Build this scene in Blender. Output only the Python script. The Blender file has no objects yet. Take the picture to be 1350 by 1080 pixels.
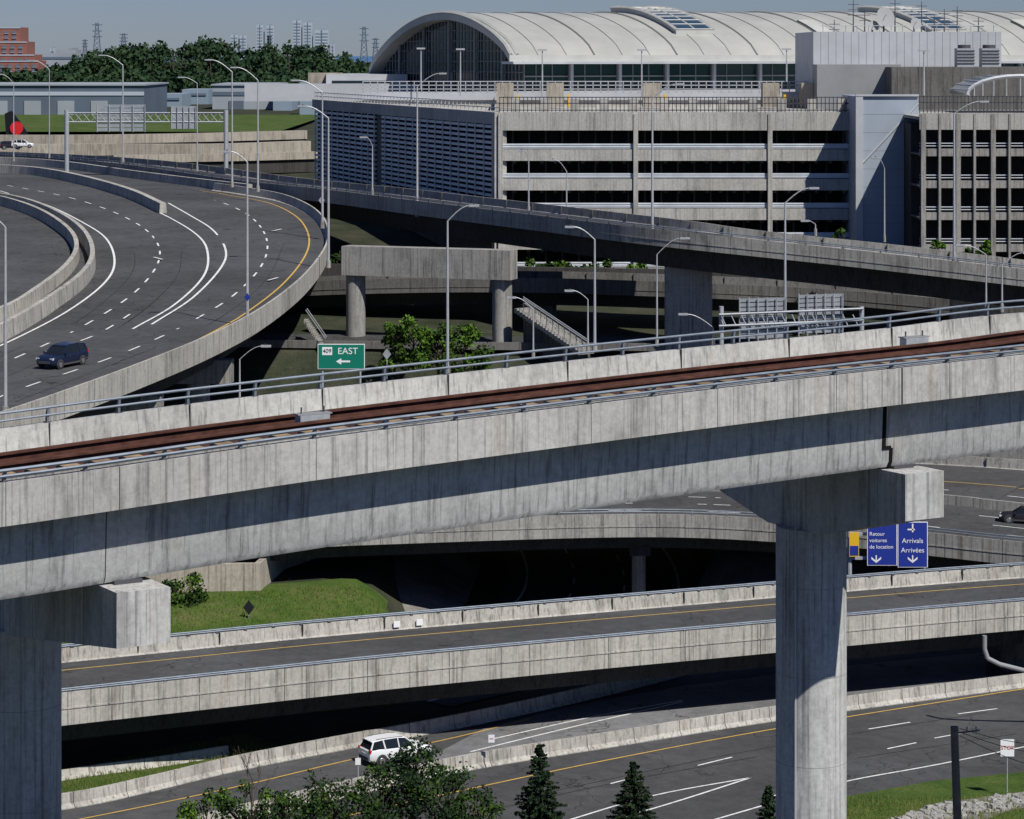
import bpy, math, random
from mathutils import Vector, Matrix
random.seed(7)
R=random.random
def U(a,b): return a+(b-a)*random.random()
K=3600.0; H=46.0; VH=72.0
# back-projection helpers: image pixel coordinates -> world positions on a chosen level or depth
def L(u,v,z):
    d=(H-z)*K/(v-VH); return Vector(((u-675)*d/K,d,z))
def D(u,v,d): return Vector(((u-675)*d/K,d,H-(v-VH)*d/K))
def interp(x,t):
    if x<=t[0][0]: return t[0][1]
    for (a,b),(c,e) in zip(t,t[1:]):
        if x<=c: return b+(e-b)*(x-a)/(c-a)
    return t[-1][1]
DK=[(150,17.6),(207,19),(238,19.7),(264,20.5),(296,22.3),(325,24.0),(363,25.6),(385,26.4),(450,27),(600,27.3)]
def dk(y): return interp(y,DK)
def C(u,v,dz=0.0):
    lo,hi=120.,900.
    for _ in range(50):
        m=(lo+hi)/2
        if VH+(H-dk(m)-dz)*K/m>v: lo=m
        else: hi=m
    return Vector(((u-675)*lo/K,lo,dk(lo)+dz))
# ---------------------------------------------------------------- materials
MATS={}
def newmat(name):
    m=bpy.data.materials.new(name); m.use_nodes=True
    nt=m.node_tree; b=nt.nodes['Principled BSDF']; MATS[name]=m
    return m,nt,b
def node(nt,t,**k):
    n=nt.nodes.new(t)
    for a,v in k.items(): setattr(n,a,v)
    return n
def tex(nt,scale=(1,1,1)):
    tc=node(nt,'ShaderNodeTexCoord'); mp=node(nt,'ShaderNodeMapping')
    mp.inputs['Scale'].default_value=scale
    nt.links.new(tc.outputs['Object'],mp.inputs['Vector']); return mp.outputs['Vector']
def noise(nt,vec,s,det=4,rough=.6):
    n=node(nt,'ShaderNodeTexNoise'); n.inputs['Scale'].default_value=s
    n.inputs['Detail'].default_value=min(det,4); n.inputs['Roughness'].default_value=rough
    nt.links.new(vec,n.inputs['Vector']); return n.outputs['Fac']
def ramp(nt,fac,stops):
    r=node(nt,'ShaderNodeValToRGB'); e=r.color_ramp.elements
    while len(e)<len(stops): e.new(.5)
    for i,(p,c) in enumerate(stops):
        e[i].position=p; e[i].color=(c,c,c,1) if not hasattr(c,'__len__') else (*c,1)
    nt.links.new(fac,r.inputs['Fac']); return r.outputs['Color']
def mul(nt,a,b,fac=1.0,mode='MULTIPLY'):
    m=node(nt,'ShaderNodeMix',data_type='RGBA',blend_type=mode)
    m.inputs[0].default_value=fac
    nt.links.new(a,m.inputs[6]); nt.links.new(b,m.inputs[7]); return m.outputs[2]
def plain(name,col,rough=.6,metal=0,var=.0,vs=2.0,spec=None):
    m,nt,b=newmat(name); b.inputs['Roughness'].default_value=rough; b.inputs['Metallic'].default_value=metal
    if spec is not None: b.inputs['Specular IOR Level'].default_value=spec
    if var>0:
        f=noise(nt,tex(nt),vs,3)
        nt.links.new(ramp(nt,f,[(.25,[c*(1-var) for c in col]),(.75,[min(1,c*(1+var)) for c in col])]),b.inputs['Base Color'])
    else: b.inputs['Base Color'].default_value=(*col,1)
    return m
def concrete(name,col,streak=.45,big=.12,rust=0.0):
    m,nt,b=newmat(name); b.inputs['Roughness'].default_value=.88; b.inputs['Specular IOR Level'].default_value=.2
    v=tex(nt)
    base=ramp(nt,noise(nt,v,big,3),[(.3,[c*.82 for c in col]),(.7,[min(1,c*1.1) for c in col])])
    st=ramp(nt,noise(nt,tex(nt,(5.5,5.5,.10)),1.0,3,.7),[(.34,1-streak),(.48,1.0),(.8,1.05)])
    st2=ramp(nt,noise(nt,tex(nt,(.7,.7,.16)),1.0,4,.8),[(.34,1-streak*.75),(.50,1.0)])
    fine=ramp(nt,noise(nt,v,3.5,4,.85),[(.3,.76),(.62,1.07)])
    c=mul(nt,base,st); c=mul(nt,c,st2); c=mul(nt,c,fine)
    if rust>0:
        rm=ramp(nt,noise(nt,tex(nt,(1.5,1.5,.1)),.9,3),[(.60,(1,1,1)),(.78,(.72,.52,.36))]); c=mul(nt,c,rm,rust)
    nt.links.new(c,b.inputs['Base Color'])
    return m
def asphalt(name,val,patch=.25):
    m,nt,b=newmat(name); b.inputs['Roughness'].default_value=.9; b.inputs['Specular IOR Level'].default_value=.25
    v=tex(nt)
    c=ramp(nt,noise(nt,v,.07,3),[(.3,[val*(1-patch)]*3),(.7,[val*(1+patch)*.98,val*(1+patch)*.99,val*(1+patch)*1.02])])
    c=mul(nt,c,ramp(nt,noise(nt,v,.9,4,.8),[(.3,.75),(.7,1.2)]))
    c=mul(nt,c,ramp(nt,noise(nt,v,14,2,.8),[(.3,.75),(.7,1.25)]))
    vo=node(nt,'ShaderNodeTexVoronoi',feature='DISTANCE_TO_EDGE'); vo.inputs['Scale'].default_value=.10
    nn=node(nt,'ShaderNodeTexNoise'); nn.inputs['Scale'].default_value=.25; nn.inputs['Detail'].default_value=3
    nt.links.new(v,nn.inputs['Vector'])
    ad=node(nt,'ShaderNodeVectorMath',operation='MULTIPLY_ADD'); ad.inputs[1].default_value=(9,9,9)
    nt.links.new(nn.outputs['Color'],ad.inputs[0]); nt.links.new(v,ad.inputs[2]); nt.links.new(ad.outputs[0],vo.inputs['Vector'])
    c=mul(nt,c,ramp(nt,vo.outputs['Distance'],[(.0,.3),(.008,1.0)]))
    nt.links.new(c,b.inputs['Base Color']); return m
def paint(name,col,wear=.5):
    m,nt,b=newmat(name); b.inputs['Roughness'].default_value=.7
    v=tex(nt)
    f=ramp(nt,noise(nt,v,2.5,4,.8),[(.3,[c*(1-wear) for c in col]),(.55,col)])
    nt.links.new(f,b.inputs['Base Color']); return m
concrete('concrete',(.46,.455,.44),.4,rust=.25)
concrete('concrete_guideway',(.50,.50,.485),.42,rust=.2)
concrete('concrete_parapet',(.44,.435,.41),.42,rust=.4)
concrete('concrete_barrier',(.45,.43,.385),.48,rust=.5)
concrete('concrete_dark',(.16,.155,.145),.45)  # darkened to paint shade on soffits and garage interior; also plain dark concrete
concrete('concrete_shaded',(.06,.058,.055),.45)  # shade under decks, behind bridges and inside garages put into the colour
concrete('concrete_old',(.33,.32,.295),.5,rust=.4)
concrete('concrete_garage',(.46,.445,.41),.34,rust=.35)
concrete('concrete_tan',(.40,.36,.30),.4,rust=.5)
asphalt('asphalt',.066); asphalt('asphalt_dark',.05); asphalt('asphalt_worn',.16,.2)
paint('paint_white',(.78,.78,.76)); paint('paint_yellow',(.60,.38,.08),.35)
plain('steel_galv',(.36,.38,.40),.6,.2,.2,3); plain('steel_dark',(.08,.08,.09),.6,.3)
plain('pipe_blue',(.15,.18,.22),.55,.2,.25,2); plain('lamp_grey',(.40,.41,.42),.5,.2,.12,2)
plain('rust',(.085,.036,.025),.85,0,.5,1.5,.2); plain('rust_dark',(.04,.022,.017),.9,0,.4,2,.2)
plain('ochre',(.27,.185,.105),.9,0,.5,1.2,.2); plain('joint',(.06,.06,.06),.95); plain('seam',(.22,.22,.215),.95)
plain('void',(.01,.01,.011),.95,spec=.1); plain('rubber',(.02,.02,.02),.8)
plain('car_white',(.74,.75,.76),.25); plain('car_navy',(.010,.016,.04),.22); plain('car_black',(.02,.02,.025),.25)
plain('car_glass',(.012,.015,.018),.06); plain('light_red',(.5,.01,.01),.3); plain('light_clear',(.6,.6,.6),.2)
plain('alloy',(.45,.45,.47),.35,.8)
plain('sign_green',(.0,.17,.11),.5); plain('sign_blue',(.012,.03,.26),.5); plain('sign_white',(.8,.8,.8),.5)
plain('sign_yellow',(.70,.42,.02),.5); plain('sign_back',(.36,.38,.40),.5,.3,.2,1)
plain('roof_metal',(.35,.35,.325),.6,0,.16,.12); plain('roof_rib',(.18,.18,.17),.6); plain('roof_rim',(.44,.44,.41),.6,0,.12,.3)
plain('glass_dark',(.012,.022,.03),.12,0); plain('glass_green',(.018,.05,.048),.15); plain('glass_skylight',(.03,.06,.09),.12)
plain('mullion',(.20,.23,.25),.5,.3); plain('panel_white',(.44,.455,.475),.55,.1,.12,.3); plain('panel_grey',(.25,.255,.26),.6,0,.1,.3)
plain('louver',(.58,.61,.64),.5,.1,.15,.5); plain('panel_bluegrey',(.32,.365,.42),.55,0,.1,.2)
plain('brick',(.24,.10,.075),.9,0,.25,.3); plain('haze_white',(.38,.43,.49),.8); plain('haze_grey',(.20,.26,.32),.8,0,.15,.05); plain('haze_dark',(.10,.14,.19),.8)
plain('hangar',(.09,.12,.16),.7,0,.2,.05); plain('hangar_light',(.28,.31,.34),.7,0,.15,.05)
plain('tail_black',(.012,.012,.014),.25); plain('tail_red',(.6,.02,.02),.4)
plain('bark',(.07,.052,.038),.9,0,.3,4); plain('wood_pole',(.15,.125,.10),.9,0,.3,3)
plain('water',(.06,.14,.26),.5); plain('rock',(.30,.29,.27),.9,0,.4,3)
def foliage(name,c1,c2,sc=1.2):
    m,nt,b=newmat(name); b.inputs['Roughness'].default_value=.8; b.inputs['Specular IOR Level'].default_value=.08
    nt.links.new(ramp(nt,noise(nt,tex(nt),sc,2),[(.3,c1),(.7,c2)]),b.inputs['Base Color']); return m
foliage('leaf',(.022,.052,.010),(.055,.10,.018)); foliage('leaf_bright',(.05,.11,.014),(.11,.19,.028)); foliage('leaf_dark',(.012,.028,.010),(.028,.055,.016))
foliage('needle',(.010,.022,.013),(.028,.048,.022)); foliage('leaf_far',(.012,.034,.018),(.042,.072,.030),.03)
foliage('grass_blade',(.07,.11,.02),(.15,.17,.05))
def grassm(name,c1,c2,c3):
    m,nt,b=newmat(name); b.inputs['Roughness'].default_value=.95; b.inputs['Specular IOR Level'].default_value=.1
    v=tex(nt); c=ramp(nt,noise(nt,v,.18,4,.7),[(.3,c1),(.5,c2),(.72,c3)])
    c=mul(nt,c,ramp(nt,noise(nt,v,5,4,.8),[(.3,.5),(.7,1.3)]))
    nt.links.new(c,b.inputs['Base Color']); return m
grassm('grass',(.035,.07,.014),(.065,.105,.022),(.13,.125,.05))
grassm('gravel',(.11,.105,.095),(.20,.19,.17),(.30,.28,.25))
grassm('ground',(.025,.031,.018),(.042,.048,.03),(.07,.068,.045))
def M(n): return MATS[n]
# ---------------------------------------------------------------- mesh builder
def tang(path,i):
    a=path[max(i-1,0)]; b=path[min(i+1,len(path)-1)]
    t=Vector((b.x-a.x,b.y-a.y,0)); 
    return t.normalized() if t.length>1e-9 else Vector((1,0,0))
def nor(path,i):
    t=tang(path,i); return Vector((-t.y,t.x,0))
def cat(pts,n=8):
    P=[pts[0]*2-pts[1]]+list(pts)+[pts[-1]*2-pts[-2]]; out=[]
    for i in range(1,len(P)-2):
        p0,p1,p2,p3=P[i-1:i+3]
        for k in range(n):
            t=k/n
            out.append(.5*((2*p1)+(p2-p0)*t+(2*p0-5*p1+4*p2-p3)*t*t+(3*p1-p0-3*p2+p3)*t**3))
    out.append(P[-2]); return out
def resample(path,step):
    out=[path[0].copy()]; need=step
    for a,b in zip(path,path[1:]):
        l=(b-a).length; pos=0
        while l-pos>=need:
            pos+=need; out.append(a.lerp(b,pos/l)); need=step
        need-=l-pos
    return out
def off(path,o,dz=0): return [p+nor(path,i)*o+Vector((0,0,dz)) for i,p in enumerate(path)]
class MB:
    def __init__(s): s.v=[];s.f=[];s.m=[];s.mats=[]
    def mi(s,n):
        if n not in s.mats: s.mats.append(n)
        return s.mats.index(n)
    def add(s,vs,fs,mat):
        b=len(s.v); s.v+= [tuple(x) for x in vs]; k=s.mi(mat)
        for f in fs: s.f.append(tuple(b+i for i in f)); s.m.append(k)
    def poly(s,pts,mat): s.add(pts,[tuple(range(len(pts)))],mat)
    def sweep(s,path,prof,mat,caps=True):
        n=len(prof); vs=[]
        for i,p in enumerate(path):
            nn=nor(path,i)
            for o,h in prof: vs.append(p+nn*o+Vector((0,0,h)))
        fs=[]
        for i in range(len(path)-1):
            for k in range(n): a=i*n+k;b=i*n+(k+1)%n; fs.append((a,b,b+n,a+n))
        if caps: fs.append(tuple(range(n))[::-1]); fs.append(tuple((len(path)-1)*n+k for k in range(n)))
        s.add(vs,fs,mat)
    def rect(s,path,o0,o1,h0,h1,mat): s.sweep(path,[(o0,h0),(o1,h0),(o1,h1),(o0,h1)],mat)
    def strip(s,A,B,mat):
        n=len(A); s.add(list(A)+list(B),[(i,i+1,n+i+1,n+i) for i in range(n-1)],mat)
    def line(s,path,w,mat,dz=.012):
        s.strip(off(path,-w/2,dz),off(path,w/2,dz),mat)
    def dashes(s,path,on,gap,w,mat,dz=.012):
        p=resample(path,.75); a=int(on/.75); g=int(gap/.75); i=0
        while i+a<len(p): s.line(p[i:i+a+1],w,mat,dz); i+=a+g
    def box(s,c,d,mat,rz=0):
        x,y,z=[q/2 for q in d]; vs=[]
        cr,sr=math.cos(rz),math.sin(rz)
        for dx in(-x,x):
            for dy in(-y,y):
                for dz in(-z,z): vs.append((c[0]+dx*cr-dy*sr,c[1]+dx*sr+dy*cr,c[2]+dz))
        s.add(vs,[(0,1,3,2),(4,6,7,5),(0,4,5,1),(2,3,7,6),(0,2,6,4),(1,5,7,3)],mat)
    def cyl(s,a,b,r0,r1,mat,n=10):
        a=Vector(a);b=Vector(b); ax=(b-a).normalized()
        up=Vector((0,0,1)) if abs(ax.z)<.9 else Vector((1,0,0))
        e=ax.cross(up).normalized(); g=ax.cross(e)
        vs=[]
        for p,r in((a,r0),(b,r1)):
            for k in range(n):
                t=2*math.pi*k/n; vs.append(p+e*(r*math.cos(t))+g*(r*math.sin(t)))
        fs=[(k,(k+1)%n,n+(k+1)%n,n+k) for k in range(n)]
        fs+= [tuple(range(n))[::-1],tuple(range(n,2*n))]
        s.add(vs,fs,mat)
    def pipe(s,path,r,mat,n=6):
        for a,b in zip(path,path[1:]): s.cyl(a,b,r,r,mat,n)
    def obj(s,name,parent=None,xf=None):
        me=bpy.data.meshes.new(name); me.from_pydata(s.v,[],s.f)
        for m in s.mats: me.materials.append(MATS[m])
        me.polygons.foreach_set('material_index',s.m)
        me.polygons.foreach_set('use_smooth',[True]*len(s.f))
        me.update()
        try: me.set_sharp_from_angle(angle=math.radians(32))
        except Exception: pass
        o=bpy.data.objects.new(name,me); bpy.context.scene.collection.objects.link(o)
        if xf is not None: o.matrix_world=xf
        if parent: o.parent=parent
        return o
def empty(name,loc=(0,0,0),rz=0):
    e=bpy.data.objects.new(name,None); bpy.context.scene.collection.objects.link(e)
    e.location=loc; e.rotation_euler=(0,0,rz); return e
def text(body,size,loc,mat,parent,name='lettering',align='CENTER'):
    cu=bpy.data.curves.new(name,'FONT'); cu.body=body; cu.size=size; cu.align_x=align; cu.align_y='CENTER'; cu.extrude=.004
    cu.materials.append(M(mat)); o=bpy.data.objects.new(name,cu); bpy.context.scene.collection.objects.link(o)
    o.location=loc; o.rotation_euler=(math.pi/2,0,0); o.parent=parent; return o
class F:
    def __init__(s,mb,A,ang): s.mb=mb;s.A=Vector((A[0],A[1],0));s.t=Vector((math.cos(ang),math.sin(ang),0));s.n=Vector((-s.t.y,s.t.x,0))
    def P(s,a,o,z): return s.A+s.t*a+s.n*o+Vector((0,0,z))
    def b(s,s0,s1,o0,o1,z0,z1,mat): s.mb.rect([s.P(s0,0,0),s.P(s1,0,0)],o0,o1,z0,z1,mat)
# ---------------------------------------------------------------- terrain
def sstep(a,b,x):
    t=max(0,min(1,(x-a)/(b-a))); return t*t*(3-2*t)
def gz(x,y):
    q=y-.43*x
    low=-3.0
    left=interp(q,[(210,-3),(213,-1.0),(232,1.6),(260,1.6)])
    k=sstep(-7,-14,x) if x<-7 else 0
    if q<209: z=-3.0
    else: z=low*(1-k)+left*k
    hi=interp(y,[(281,0),(293,14),(330,16),(400,21),(600,24.5),(1000,26)])
    if y>281: z=z+(hi-z)*sstep(281,293,y)
    return z
xs=sorted(set([-30000,-15000,-7000,-3000,-1500,-800,-500,-300,-200,-140]+[-100+4*i for i in range(51)]+[140,200,300,500,800,1500,3000,7000,15000,30000]))
ys=sorted(set([-2000,-500,-100,0,60,100,140]+[160+3*i for i in range(60)]+[350,380,400,450,500,600,800,1000,1400,2000,3000,5000,9000,16000,30000]))
g=MB(); vs=[(x,y,gz(x,y)-.06) for y in ys for x in xs]; nx=len(xs)
g.add(vs,[(j*nx+i,j*nx+i+1,(j+1)*nx+i+1,(j+1)*nx+i) for j in range(len(ys)-1) for i in range(nx-1)],'ground'); g.obj('ground')
w=MB(); w.poly([Vector((-30000,7000,26.6)),Vector((30000,7000,26.6)),Vector((30000,29900,26.6)),Vector((-30000,29900,26.6))],'water'); w.obj('lake_water')
# ---------------------------------------------------------------- 1. train guideway
z3=Vector((0,0,1))
E0=Vector((-18,96,0)); ED=Vector((40.5,24,0))
def gtop(t):
    p=E0+ED*t; u=675+K*p.x/p.y
    v=interp(u,[(-300,676),(0,637),(337,589),(675,546),(1012,505),(1350,468),(1700,430)])
    p.z=H-(v-VH)*p.y/K; return p
gp=cat([gtop(t) for t in(-.9,-.45,-.2,0,.25,.5,.75,1.0,1.3,1.9)],8)
G=12.0
mb=MB()
cg='concrete_guideway'
mb.sweep(gp,[(0,0),(.32,0),(.42,-.98),(G-.42,-.98),(G-.32,0),(G,0),(G,-1.55),(G-1.1,-1.62),(1.1,-1.62),(0,-1.55)],'concrete_parapet')
mb.sweep(gp,[(1.22,-1.6),(G-1.22,-1.6),(G-1.7,-4.2),(G-1.5,-4.45),(1.5,-4.45),(1.36,-4.2)],cg)
jp=resample(gp,6.1)
for i in range(len(jp)-1):
    t=tang(jp,i); mb.rect([jp[i],jp[i]+t*.025],-.004,.02,-1.56,.003,'joint'); mb.rect([jp[i],jp[i]+t*.025],-.002,.33,.0,.004,'joint')
    mb.rect([jp[i],jp[i]+t*.03],G-.45,G-.3,-.9,.004,'joint')
jp=resample(gp,3.05)
for i in range(1,len(jp)-1):
    t=tang(jp,i); mb.rect([jp[i],jp[i]+t*.012],-.003,.02,-1.55,.002,'seam')
    mb.sweep([jp[i],jp[i]+t*.012],[(1.215,-1.6),(1.355,-4.2),(1.42,-4.2),(1.3,-1.6)],'seam')
def at_u(path,u,o=0):
    q=off(path,o)
    for a,b in zip(q,q[1:]):
        ua=675+K*a.x/a.y; ub=675+K*b.x/b.y
        if (ua-u)*(ub-u)<=0 and ua!=ub: return a.lerp(b,(u-ua)/(ub-ua))
    return q[0]
T=ED.normalized(); N=Vector((-T.y,T.x,0))
def expj(u,wd):
    p=at_u(gp,u,0)
    mb.sweep([p,p+T*wd],[(1.205,-1.5),(1.30,-3.55),(1.6,-3.55),(1.6,-1.5)],'void')
    mb.rect([p,p+T*.5],1.295,1.7,-3.66,-3.5,'void')
    mb.sweep([p+T*.4,p+T*(.4+wd)],[(1.31,-3.6),(1.345,-4.2),(1.48,-4.47),(1.7,-4.47),(1.7,-3.6)],'void')
    mb.rect([p,p+T*wd*.5],-.006,.05,-1.56,.004,'joint')
expj(1188,.2)
p=at_u(gp,157,0); mb.sweep([p,p+T*.035],[(1.205,-1.5),(1.345,-4.2),(1.49,-4.46),(1.6,-4.2),(1.5,-1.5)],'joint')
mb.rect([p,p+T*.04],-.006,.05,-1.56,.004,'joint')
guide=mb.obj('train_guideway')
def gpier(u,uc,dia):
    m=MB(); p=at_u(gp,u,0); o=0
    for k in range(300):
        q=p+N*(k*.05)
        if 675+K*q.x/q.y<uc: break
    oc=k*.05
    top=p.z-4.45-.12
    a=p-T*1.05; b=p+T*1.05; a=Vector((a.x,a.y,0)); b=Vector((b.x,b.y,0))
    m.sweep([a,b],[(-.1,top),(2*oc+.1,top),(2*oc+.1,top-2.0),(oc+1.9,top-3.5),(oc-1.9,top-3.5),(-.1,top-2.0)],'concrete_guideway')
    c=q; c0=Vector((c.x,c.y,top-3.45)); n=48
    m.cyl(c0,(c.x,c.y,-3.3),dia/2,dia/2,'concrete_guideway',n)
    for zz in range(int(top-6),-3,-4): m.cyl((c.x,c.y,zz),(c.x,c.y,zz+.018),dia/2+.004,dia/2+.004,'seam',n)
    for o in(1.3,G-2.5): 
        r=[a+T*.5,b-T*.5]; m.rect(r,o,o+.7,top,top+.13,'steel_dark')
    m.cyl((c.x-dia*.27,c.y-dia*.45,top-3.3),(c.x-dia*.27,c.y-dia*.45,-3),.045,.045,'panel_white',6)
    return m.obj('guideway_pier')
gpier(1217,1070,3.2); gpier(188,27,3.25)
def railing(path,o,h,step,name,mats=('pipe_blue','pipe_blue'),lean=.12,r=.045):
    m=MB(); q=off(path,o)
    s=resample(q,step)
    for i,p in enumerate(s):
        t=tang(s,i)
        m.sweep([p-t*.05,p+t*.05],[(-.10,0),(.10,0),(.10-lean*.3,h*.6),(.04-lean,h),(-.05-lean,h),(-.08-lean*.3,h*.5)],mats[0])
        m.box((p.x,p.y,p.z+.015),(.26,.26,.03),'steel_dark',math.atan2(t.y,t.x))
    m.pipe(off(q,-lean-.02,h),r*1.15,mats[1]); m.pipe(off(q,-lean*.5-.06,h*.5),r,mats[1]); return m.obj(name)
railing(gp,.17,.42,3.05,'guideway_railing',lean=.16,r=.06); railing(gp,G-.17,.62,3.05,'guideway_railing',r=.05)
m=MB()
for o in(5.1,7.35):
    m.sweep(gp,[(o-.14,-.70),(o+.14,-.70),(o+.14,-.64),(o+.03,-.62),(o+.03,-.30),(o+.15,-.28),(o+.15,-.20),(o-.15,-.20),(o-.15,-.28),(o-.03,-.30),(o-.03,-.62),(o-.14,-.64)],'rust')
m.rect(gp,6.1,6.35,-.96,-.42,'rust_dark'); m.rect(gp,5.4,7.2,-.985,-.955,'rust_dark')
s=resample(gp,1.25)
for i,p in enumerate(s[:-1]):
    t=tang(s,i); m.rect([p,p+t*.7],4.75,7.75,-.97,-.70,'rust_dark'); m.rect([p,p+t*.75],3.5,4.3,-.97,-.36,'ochre'); m.rect([p+t*.85,p+t*1.05],3.6,4.2,-.97,-.45,'rust_dark')
m.rect(gp,3.1,3.3,-.97,-.42,'concrete_old'); m.rect(gp,8.3,8.42,-.97,-.55,'rust')
m.pipe(off(gp,2.6,-.3),.05,'pipe_blue')
m.obj('guideway_track')
m=MB()
for u,o in((412,5.9),(1205,8.5)):
    p=at_u(gp,u,o); m.box((p.x,p.y,p.z-.25),(1.3,.5,.4),'steel_galv',.53); m.box((p.x,p.y,p.z-.02),(1.5,.5,.05),'panel_grey',.53)
    for k in(-.5,.5): m.cyl((p.x+k*.86,p.y+k*.5,p.z-.9),(p.x+k*.86,p.y+k*.5,p.z+.25),.04,.04,'steel_dark',6)
m.obj('track_switch_cabinet')
# ---------------------------------------------------------------- generic bridge
def bridge(name,path,W,par=1.0,slab=.9,gd=1.6,gin=1.2,mat='concrete',road='asphalt',joint=6,gmat='concrete_dark',thick=.35,far=True):
    m=MB()
    pr=[(0,0),(thick*.6,0),(thick,-par+.1),(thick+.15,-par),(W-thick-.15,-par),(W-thick,-par+.1),(W-thick*.6,0),(W,0),(W,-par-slab),(0,-par-slab)]
    m.sweep(path,pr,mat)
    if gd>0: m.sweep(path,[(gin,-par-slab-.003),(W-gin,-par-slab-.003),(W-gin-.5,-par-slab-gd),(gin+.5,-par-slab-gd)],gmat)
    m.strip(off(path,thick+.16,-par+.008),off(path,W-thick-.16,-par+.008),road)
    js=resample(path,joint)
    for i in range(len(js)-1):
        t=tang(js,i)
        m.rect([js[i],js[i]+t*.05],-.005,.02,-par-slab,.004,'joint'); m.rect([js[i],js[i]+t*.05],W-thick-.1,W-thick*.55,-par+.2,.004,'joint')
    m.rect(path,-.05,-.001,-par-.12,-par-.02,mat)
    return m
ZR=3.6
R2=[L(u,v,ZR) for u,v in((-350,962),(-100,934),(85,913),(300,890),(500,869),(760,845),(1020,822),(1350,793),(1600,775))]
rp=cat(R2,8)
m=bridge('x',rp,13.4,1.0,1.2,1.7,2.2,'concrete_barrier','asphalt',6.2,'concrete_shaded')
m.line(off(rp,10.6,-1.0),.16,'paint_yellow',.02); m.line(off(rp,2.2,-1.0),.14,'paint_white',.02)
for u in(523,553):
    p=at_u(rp,u,13.0); 
    m.box((p.x,p.y-.1,p.z-.55),(.5,.12,.45),'sign_white',.4)
m.obj('flyover_ramp')
railing(rp,.13,.22,2.2,'barrier_rail',('pipe_blue','pipe_blue'),.0,.055); railing(rp,13.25,.22,2.2,'barrier_rail',('pipe_blue','pipe_blue'),.0,.055)
for u in(-120,1335,1700):
    c=at_u(rp,u,5.5); m=MB(); m.cyl((c.x,c.y,-.5),(c.x,c.y,-3.2),1.0,1.0,'concrete_dark',24)
    t=Vector((.92,.39,0)); cc=Vector((c.x,c.y,0))
    m.rect([cc-t*.9,cc+t*.9],-5,4,-1.6,1.4,'concrete_dark'); m.obj('flyover_pier')
# ---------------------------------------------------------------- lower roads z=-3
Z0=-3.0
m=MB(); A=cat([L(u,v,Z0) for u,v in((-500,1120),(-100,1085),(85,1066),(200,1042),(300,1018),(430,992),(600,960),(760,925),(900,890))],6)
pts=[p+z3*.02 for p in A]+[Vector((60,245,Z0+.02)),Vector((140,260,Z0+.02)),Vector((140,120,Z0+.02)),Vector((-90,100,Z0+.02))]
m.poly(pts,'asphalt')
bar=cat([L(u,v,Z0) for u,v in((60,1150),(200,1112),(370,1070),(600,1018),(800,985),(1020,950),(1300,912),(1500,888))],8)
m.poly([L(u,v,Z0)+z3*.032 for u,v in((560,1002),(640,960),(760,930),(900,905),(1100,880),(1300,860),(1300,895),(1020,935),(800,968),(620,1003))],'asphalt_worn')
def LL(*q): return cat([L(u,v,Z0) for u,v in q],6)
m.line(LL((60,1090),(200,1062),(330,1034),(460,1003),(600,973),(700,948)),.16,'paint_yellow',.045)
m.line(LL((450,1078),(600,1045),(800,1003),(1020,962),(1305,916),(1450,893)),.17,'paint_yellow',.045)
for a,b in(((920,1010),(965,999)),((1145,962),(1200,953)),((1263,942),(1315,935)),((1170,988),(1208,980)),((805,1034),(832,1027)),((1232,974),(1270,967)),((1020,1050),(1060,1040))):
    m.line([L(*a,Z0),L(*b,Z0)],.17,'paint_white',.045)
for q in(((740,1085),(860,1050),(990,1026)),((800,1085),(900,1055),(990,1026)),((930,1085),(1050,1050),(1120,1030),(1240,1008),(1400,975)),((620,992),(760,958),(900,926)),((650,975),(780,946),(900,924))):
    m.line(LL(*q),.18,'paint_white',.045)
for q in(((700,1050),(880,1012),(1020,985),(1300,940)),((620,1075),(800,1035),(1000,998)),((1130,1000),(1340,968))):
    m.line(LL(*q),.07,'rubber',.04)
m.obj('highway_road')
def jersey(path,name,h=.95,mat='concrete_barrier',seg=4.0):
    m=MB(); m.sweep(path,[(-.36,0),(-.36,.08),(-.16,.34),(-.10,h),(.10,h),(.16,.34),(.36,.08),(.36,0)],mat)
    s=resample(path,seg)
    for i in range(len(s)-1):
        t=tang(s,i); m.sweep([s[i],s[i]+t*.05],[(-.37,0),(-.37,.08),(-.17,.34),(-.11,h+.006),(.11,h+.006),(.17,.34),(.37,.08),(.37,0)],'joint')
    return m.obj(name)
jersey(bar,'median_barrier',1.05); jersey(A,'roadside_barrier',1.0)
jersey(cat([L(u,v,Z0) for u,v in((-100,1062),(85,1028),(200,1012),(300,996))],6),'roadside_barrier',.7)
m=MB(); 
m.strip([p+z3*.05 for p in off(A,.5)][:30],[p+z3*.05 for p in off(A,8.0)][:30],'grass')
m.poly([L(u,v,Z0)+z3*.04 for u,v in((1040,1085),(1120,1050),(1230,1030),(1420,1012),(1500,1085))],'grass'); 
m.poly([L(u,v,Z0)+z3*.06 for u,v in((1160,1085),(1250,1058),(1420,1036),(1420,1056),(1330,1070),(1290,1085))],'gravel'); m.obj('grass_verge')
m=MB()
for i in range(650):
    u=U(1165,1400); vm=interp(u,[(1160,1083),(1250,1062),(1420,1040)]); p=L(u,vm+U(0,17),Z0); s_=.07+.3*R()**2.2
    a0=U(0,1.5); ca,sa=math.cos(a0),math.sin(a0); vs=[]
    for a in(-1,1):
        for b in(-1,1):
            for c in(-.4,1):
                k=U(.55,1.1)*(1 if c<0 else .7); vs.append(p+Vector(((a*ca-b*sa)*s_*k,(a*sa+b*ca)*s_*k,c*s_*U(.4,.8)+.06)))
    m.add(vs,[(0,1,3,2),(4,6,7,5),(0,4,5,1),(2,3,7,6),(0,2,6,4),(1,5,7,3)],'rock')
m.obj('rocks')
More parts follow.
